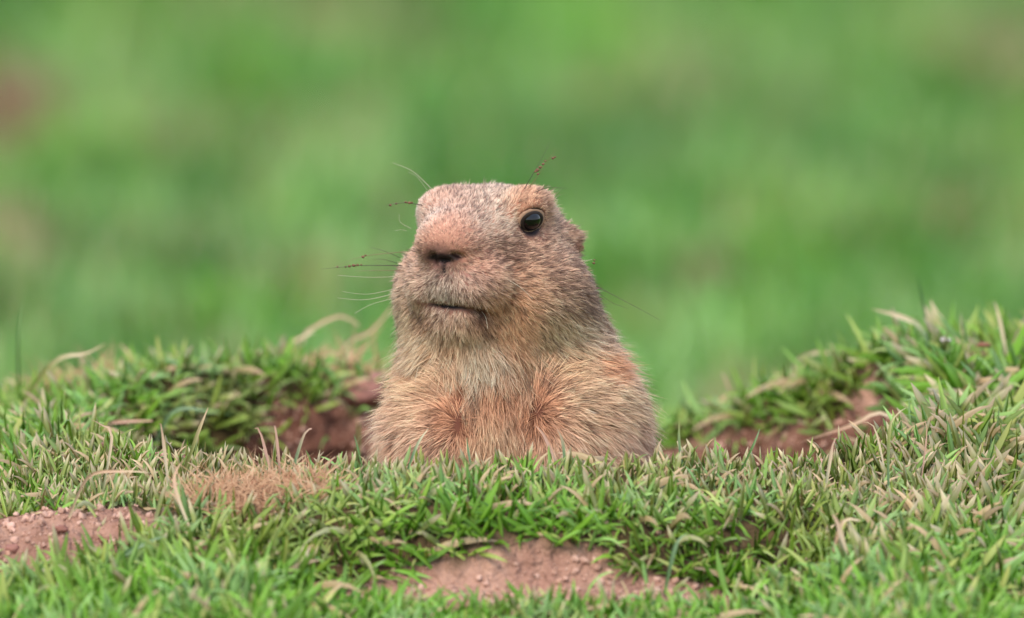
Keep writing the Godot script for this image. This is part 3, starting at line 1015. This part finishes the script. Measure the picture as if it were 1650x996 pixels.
func prairie_dog() -> void:
	shape()
	make_coat()
	var root_at := Vector3(0, -203, -18)
	var dog := Node3D.new()
	dog.name = "prairie_dog"
	add_child(dog)
	dog.rotation = Vector3(-TILT, 0, 0)
	dog.scale = Vector3.ONE * 0.001
	dog.position = from_view(root_at.x, root_at.y, root_at.z)
	tag(dog, "sandy brown prairie dog standing upright in its burrow, head turned left, one dark eye showing", "prairie dog")

	# the eyes are found on the face, then their sockets are cut
	for s in [1.0, -1.0]:
		var p: Vector3
		if s > 0.0:
			p = surface_at(6.9, 29.4)
		else:
			var out := (Vector3(-cos(YAW), 0, sin(YAW)) + Vector3(sin(YAW), 0, cos(YAW)) * 0.1).normalized()
			p = head(-17, 28.5, 2) + out * 20.0
			for i in 60:
				var d := field(p)
				if d < 0.05: break
				p -= out * maxf(d * 0.5, 0.05)
		eye_spots.append([p, gradient(p)])
	carve()
	for q in eye_spots:
		prim.append([q[0] + q[1] * 0.6, Vector3(4.2, 4.2, 4.2), Basis(), 1.2, true])

	var net := surface_net(grid_lines(-66, -44, 14, 66, 1.1, 3.0), grid_lines(-208, -10, 46, 52, 1.1, 4.0), grid_lines(-66, 4, 46, 52, 1.1, 3.5))
	var v: PackedVector3Array = net[0]
	var ix: PackedInt32Array = net[1]
	var n := PackedVector3Array()
	n.resize(v.size())
	for i in range(0, ix.size(), 3):
		var fn := (v[ix[i + 2]] - v[ix[i]]).cross(v[ix[i + 1]] - v[ix[i]])
		for j in 3: n[ix[i + j]] += fn
	var c := PackedColorArray()
	var skin_dark := lin(64, 48, 46, 0.8)
	var rel := PackedVector3Array()
	for i in v.size():
		n[i] = n[i].normalized()
		var k := coat_at(v[i])
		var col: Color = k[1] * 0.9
		for q in eye_spots:
			col = col.lerp(skin_dark * 0.6, sm(6.2, 4.6, v[i].distance_to(q[0])))
		if v[i].z > 20.0:
			var x := v[i].x / PX + 825.0
			var y := 498.0 - v[i].y / PX
			col = col.lerp(skin_dark * 0.5, 0.95 * sm(1.0, 0.5, pow((x - 717.0) / 33.0, 2.0) + pow((y - 416.0) / 8.0, 2.0)))
			col = col.lerp(skin_dark * 0.6, sm(1.0, 0.4, pow((x - 724.0) / 36.0, 2.0) + pow((y - mouth_y(x)) / 4.5, 2.0)))
			col = col.lerp(skin_dark * 0.6, sm(5.0, 2.0, absf(x - 716.0)) * sm(450.0, 440.0, y) * sm(415.0, 420.0, y))
		c.append(col)
		rel.append(v[i] - root_at)
	put("body", array_mesh(rel, n, c, ix), M.skin, dog)
	fur(v, n, ix, root_at, dog)
	eyes(root_at, dog)
	whiskers(root_at, dog)

func mouth_y(x: float) -> float:
	return 494.5 + (x - 730.0) * 0.10 + 0.003 * pow(maxf(x - 738.0, 0.0), 2.0)

func fur(v: PackedVector3Array, n: PackedVector3Array, ix: PackedInt32Array, root_at: Vector3, dog: Node3D) -> void:
	var fv := PackedVector3Array()
	var fn := PackedVector3Array()
	var fc := PackedColorArray()
	var fx := PackedInt32Array()
	var nz := FastNoiseLite.new()
	nz.seed = 3
	nz.frequency = 0.16
	nz.fractal_octaves = 2
	var dark := lin(70, 50, 44, 0.85)
	for i in range(0, ix.size(), 3):
		var a := v[ix[i]]
		var b := v[ix[i + 1]]
		var cc := v[ix[i + 2]]
		var mid := (a + b + cc) / 3.0
		if mid.y < -85.0: continue
		var area := (b - a).cross(cc - a).length() * 0.5
		var face := mid.y > -12.0
		var dens := 2.6 if face else 1.5
		if n[ix[i]].z < -0.25: dens = 0.35
		elif mid.y < -62.0: dens = 0.5
		var clumps := area * dens
		var count := int(clumps) + (1 if rng.randf() < clumps - int(clumps) else 0)
		for q in count:
			var u := rng.randf()
			var w := rng.randf()
			if u + w > 1.0:
				u = 1.0 - u
				w = 1.0 - w
			var p := a + (b - a) * u + (cc - a) * w
			var nn := (n[ix[i]] * (1.0 - u - w) + n[ix[i + 1]] * u + n[ix[i + 2]] * w).normalized()
			if p.z > 20.0:
				var x := p.x / PX + 825.0
				var y := 498.0 - p.y / PX
				if pow((x - 717.0) / 32.0, 2.0) + pow((y - 417.0) / 7.5, 2.0) < 1.0: continue
				if pow((x - 722.0) / 32.0, 2.0) + pow((y - mouth_y(x)) / 2.4, 2.0) < 1.0: continue
				if absf(x - 716.0) < 2.6 and y > 420.0 and y < 446.0: continue
			var near_eye := 99.0
			for e in eye_spots: near_eye = minf(near_eye, p.distance_to(e[0]))
			if near_eye < 5.0: continue
			var k := coat_at(p)
			var d := flow(p)
			var wob := Vector3(nz.get_noise_3dv(p), nz.get_noise_3dv(p + Vector3(91, 0, 0)), nz.get_noise_3dv(p + Vector3(0, 91, 0)))
			d += wob * 0.55
			if near_eye < 9.0:                                  # hair lies away from the eye
				var away: Vector3 = (p - (eye_spots[0][0] as Vector3)).normalized()
				d = d.lerp(away, sm(9.0, 5.0, near_eye) * 0.7)
			d = (d - nn * d.dot(nn)).normalized()
			var length: float = k[3] * rng.randf_range(0.75, 1.2) * (0.78 if face else 1.0)
			if near_eye < 8.0: length = minf(length, 1.5)
			if p.z > 20.0:
				var mx := p.x / PX + 825.0
				var up := mouth_y(mx) - (498.0 - p.y / PX)
				if mx > 670.0 and mx < 790.0 and up > 0.0 and up < 15.0: length = minf(length, 0.5 + up * 0.09)
			var lift := 0.42 if length < 5.0 else 0.34
			var aim := (d + nn * lift + Vector3(rng.randfn(0, 0.10), rng.randfn(0, 0.10), rng.randfn(0, 0.10))).normalized()
			var tone := 1.0 + 0.5 * nz.get_noise_3dv(p * 2.2) + rng.randfn(0.0, 0.08)
			var ticked: bool = rng.randf() < k[2] * 1.15 * (1.0 + 1.2 * nz.get_noise_3dv(p * 1.5 + Vector3(7, 7, 7)))
			var hairs := 5 if face else 7
			if length > 3.5 and rng.randf() < (0.06 if face else 0.13):             # guard hairs that stand out of the coat
				aim = (aim + nn * rng.randf_range(0.2, 0.7)).normalized()
				length *= 1.3
				tone *= 1.2
				hairs = 3
			if ticked:
				hairs = 4
				aim = (aim + nn * 0.12).normalized()
			var spread := (0.34 if ticked else 0.45) if face else 0.8
			var end := p + aim * length
			for h in hairs:
				var off := Vector3(rng.randfn(0, spread), rng.randfn(0, spread), rng.randfn(0, spread))
				off -= nn * off.dot(nn)
				var r := p + off - nn * 0.35
				var l2 := length * rng.randf_range(0.7, 1.1)
				var dir := (end - off * 0.0 + off * 0.22 - r).normalized()
				dir = (dir + Vector3(rng.randfn(0, 0.09), rng.randfn(0, 0.09), rng.randfn(0, 0.09))).normalized()
				var bend := d * 0.25 - nn * 0.10 + Vector3(rng.randfn(0, 0.13), rng.randfn(0, 0.13) - 0.05, rng.randfn(0, 0.13))
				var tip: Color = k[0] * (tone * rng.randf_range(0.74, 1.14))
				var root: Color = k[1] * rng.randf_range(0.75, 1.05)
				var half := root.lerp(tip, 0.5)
				if ticked:
					l2 *= 1.12
					tip = dark.lerp(tip, 0.1)
					half = half.lerp(dark, 0.6)
				var roll := nn.rotated(dir, rng.randfn(0.0, 0.5))
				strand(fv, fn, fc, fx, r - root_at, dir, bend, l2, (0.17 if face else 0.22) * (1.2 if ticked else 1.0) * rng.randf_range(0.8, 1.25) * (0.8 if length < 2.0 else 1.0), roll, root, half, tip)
		# single long guard hairs stand out of the coat
	var o := put("fur", array_mesh(fv, fn, fc, fx), M.fur, dog)
	o.set_meta("kind", "stuff")
	print("hairs ", fv.size() / 5, " body triangles ", ix.size() / 3)

func eyes(root_at: Vector3, dog: Node3D) -> void:
	for q in eye_spots:
		var p: Vector3 = q[0]
		var nn: Vector3 = q[1]
		var s := SphereMesh.new()
		s.radius = 3.8
		s.height = 7.6
		s.radial_segments = 48
		s.rings = 24
		var o := put("eye", s, M.eye, dog)
		o.position = p - nn * 1.9 - root_at
		# lids: a dark rim round the ball, with a thicker fold above
		var side := Vector3.UP.cross(nn).normalized()
		var up := nn.cross(side).normalized()
		var lid := ring(side * 3.75, up * 2.95, nn, 0.95, lin(52, 40, 38, 0.8))
		var e := put("eyelid", lid, M.skin, dog)
		e.position = p - nn * 0.9 - root_at
		var fold := ring(side * 4.6, up * 3.95, nn, 0.85, lin(178, 138, 112, 0.9))
		e = put("eyelid", fold, M.skin, dog)
		e.position = p - nn * 1.3 - root_at

func ring(side: Vector3, up: Vector3, nn: Vector3, r: float, col: Color) -> ArrayMesh:
	var v := PackedVector3Array()
	var n := PackedVector3Array()
	var c := PackedColorArray()
	var ix := PackedInt32Array()
	for i in 40:
		var a := TAU * i / 40.0
		var m := side * cos(a) + up * sin(a)
		var out := m.normalized()
		for j in 10:
			var b := TAU * j / 10.0
			var dir := out * cos(b) + nn * sin(b)
			v.append(m + dir * r * (1.0 + 0.25 * maxf(sin(a), 0.0)))
			n.append(dir)
			c.append(col)
			var i2 := (i + 1) % 40
			var j2 := (j + 1) % 10
			ix.append_array([i * 10 + j, i * 10 + j2, i2 * 10 + j, i2 * 10 + j, i * 10 + j2, i2 * 10 + j2])
	return array_mesh(v, n, c, ix)

func tube(points: Array, r0: float, r1: float, c0: Color, c1: Color) -> ArrayMesh:
	var cv := Curve3D.new()
	for i in points.size():
		var d: Vector3 = (points[mini(i + 1, points.size() - 1)] - points[maxi(i - 1, 0)]) / 6.0
		cv.add_point(points[i], -d, d)
	cv.bake_interval = 1.0
	var total := cv.get_baked_length()
	var v := PackedVector3Array()
	var n := PackedVector3Array()
	var c := PackedColorArray()
	var ix := PackedInt32Array()
	var rows := 12
	for i in rows + 1:
		var t := float(i) / rows
		var p := cv.sample_baked(t * total, true)
		var al := (cv.sample_baked(minf(t * total + 0.5, total), true) - cv.sample_baked(maxf(t * total - 0.5, 0.0), true)).normalized()
		var s := al.cross(Vector3(0.1, 0.2, 1.0)).normalized()
		var u := s.cross(al)
		for j in 5:
			var a := TAU * j / 5.0
			var dir := s * cos(a) + u * sin(a)
			v.append(p + dir * lerpf(r0, r1, t))
			n.append(dir)
			c.append(c0.lerp(c1, t))
			if i < rows:
				var j2 := (j + 1) % 5
				ix.append_array([i * 5 + j, i * 5 + j2, i * 5 + 5 + j, i * 5 + 5 + j, i * 5 + j2, i * 5 + 5 + j2])
	return array_mesh(v, n, c, ix)

func whiskers(root_at: Vector3, dog: Node3D) -> void:
	var dark := lin(70, 56, 46, 0.8)
	var pale := lin(222, 206, 178, 0.9)
	var brown := lin(150, 120, 84, 0.8)
	# base pixel, middle, tip, how far the tip stands forward of the base, dark or pale
	var w := [
		[660, 405, 585, 413, 540, 430, 6, brown, 0.10], [652, 428, 580, 428, 516, 434, 4, dark, 0.12], [655, 436, 600, 436, 572, 437, 8, brown, 0.09],
		[650, 445, 600, 447, 545, 444, 10, pale, 0.08], [648, 470, 590, 483, 545, 480, 8, pale, 0.11], [646, 478, 600, 490, 572, 505, 6, pale, 0.09],
		[650, 462, 595, 474, 553, 470, 12, pale, 0.08], [644, 415, 620, 405, 596, 398, 2, dark, 0.08], [640, 424, 618, 418, 600, 418, 2, dark, 0.08],
		[694, 303, 665, 276, 632, 262, 2, pale, 0.10], [688, 306, 672, 285, 658, 277, 4, pale, 0.07], [682, 331, 650, 327, 620, 331, 2, dark, 0.11],
		[662, 368, 645, 358, 643, 345, 2, pale, 0.09], [655, 372, 645, 370, 636, 372, 3, pale, 0.07],
		[844, 306, 868, 265, 886, 230, 2, dark, 0.09], [850, 306, 868, 282, 880, 258, 4, brown, 0.10], [880, 262, 888, 252, 896, 240, 1, brown, 0.06],
		[858, 312, 885, 303, 915, 305, 2, dark, 0.09], [950, 455, 1010, 487, 1064, 516, 6, dark, 0.10], [952, 462, 985, 487, 1012, 497, 6, dark, 0.08],
		[945, 440, 962, 462, 975, 470, 6, dark, 0.08], [812, 448, 838, 463, 858, 482, 4, pale, 0.10], [775, 500, 783, 512, 786, 530, 3, pale, 0.09],
		[690, 560, 672, 600, 670, 655, 3, pale, 0.08],
	]
	for q in w:
		var b := surface_at((q[0] - 825.0) * PX, (498.0 - q[1]) * PX)
		if b.z < -30.0:
			b.z = -5.0
		var m := hp(q[2], q[3], b.z + q[6] * 0.6)
		var e := hp(q[4], q[5], b.z + q[6])
		var col: Color = q[7]
		var ms := tube([b - Vector3(0, 0, 0.6) - root_at, m - root_at, e - root_at], q[8] * (1.4 if col.g < 0.3 else 0.95), 0.04, col, col.lerp(pale, 0.15))
		put("whisker", ms, M.hair, dog)
	# scraps of soil stuck to the whiskers: things of their own
	var crumbs := [
		[866, 275, 0, [[0, 0, 1.0], [0.9, 0.9, 0.8], [-0.6, -0.5, 0.7], [1.9, 2.0, 0.7], [2.6, 3.1, 0.5], [0.1, -1.3, 0.6]], "cluster of brown soil crumbs on the brow whiskers above the eye"],
		[891, 256, 0, [[0, 0, 0.75], [0.7, 0.4, 0.5]], "single brown speck at the tip of the brow whiskers"],
		[563, 429, 0, [[0, 0, 0.8], [1.5, 0.3, 0.9], [2.8, 0.4, 0.7], [-1.3, -0.2, 0.6], [-4.0, -0.3, 0.5], [4.0, 0.5, 0.5]], "row of brown crumbs along the longest left whisker"],
		[585, 414, 0, [[0, 0, 0.8], [0.8, 0.5, 0.5]], "brown crumb on the upper left whisker"],
		[660, 327, 0, [[0, 0, 0.8], [-1.2, 0.2, 0.7], [0.9, 0.1, 0.5], [-4.5, -0.3, 0.6], [-6.5, -0.8, 0.7]], "brown crumbs on the short whisker left of the forehead"],
		[957, 424, 0, [[0, 0, 0.7], [0.2, 1.0, 0.5]], "tiny reddish speck on a hair right of the cheek"],
	]
	for q in crumbs:
		var o := Node3D.new()
		o.name = numbered("soil_crumb", self)
		add_child(o)
		var depth := 8.0 if q[0] > 800 else 18.0
		if q[0] > 940: depth = -2.0
		var at := hp(q[0], q[1], depth)
		var base := surface_at(hp(850, 306, 0).x, hp(850, 306, 0).y)
		if q[0] > 800 and q[0] < 900: at.z = base.z + 3.0
		if q[1] > 400 and q[0] < 800: at.z = surface_at(hp(652, 428, 0).x, hp(652, 428, 0).y).z + 3.0
		if q[0] > 600 and q[0] < 700: at.z = surface_at(hp(682, 331, 0).x, hp(682, 331, 0).y).z + 1.5
		o.transform = Transform3D(Basis(Vector3.RIGHT, -TILT) * Basis.from_scale(Vector3.ONE * 0.001), from_view(at.x, at.y, at.z))
		for g in q[3]:
			var cr := put("crumb", clod_mesh(rng.randi() % 60, 0.5), M.crumb if M.has("crumb") else crumb_material(), o)
			cr.position = Vector3(g[0], g[1], rng.randf_range(-0.4, 0.4))
			cr.scale = Vector3.ONE * g[2] * 0.7
		tag(o, q[4], "soil crumb")

func crumb_material() -> Material:
	var m := StandardMaterial3D.new()
	m.albedo_color = lin(140, 98, 74, 0.75).linear_to_srgb()
	m.roughness = 0.9
	M.crumb = m
	return m
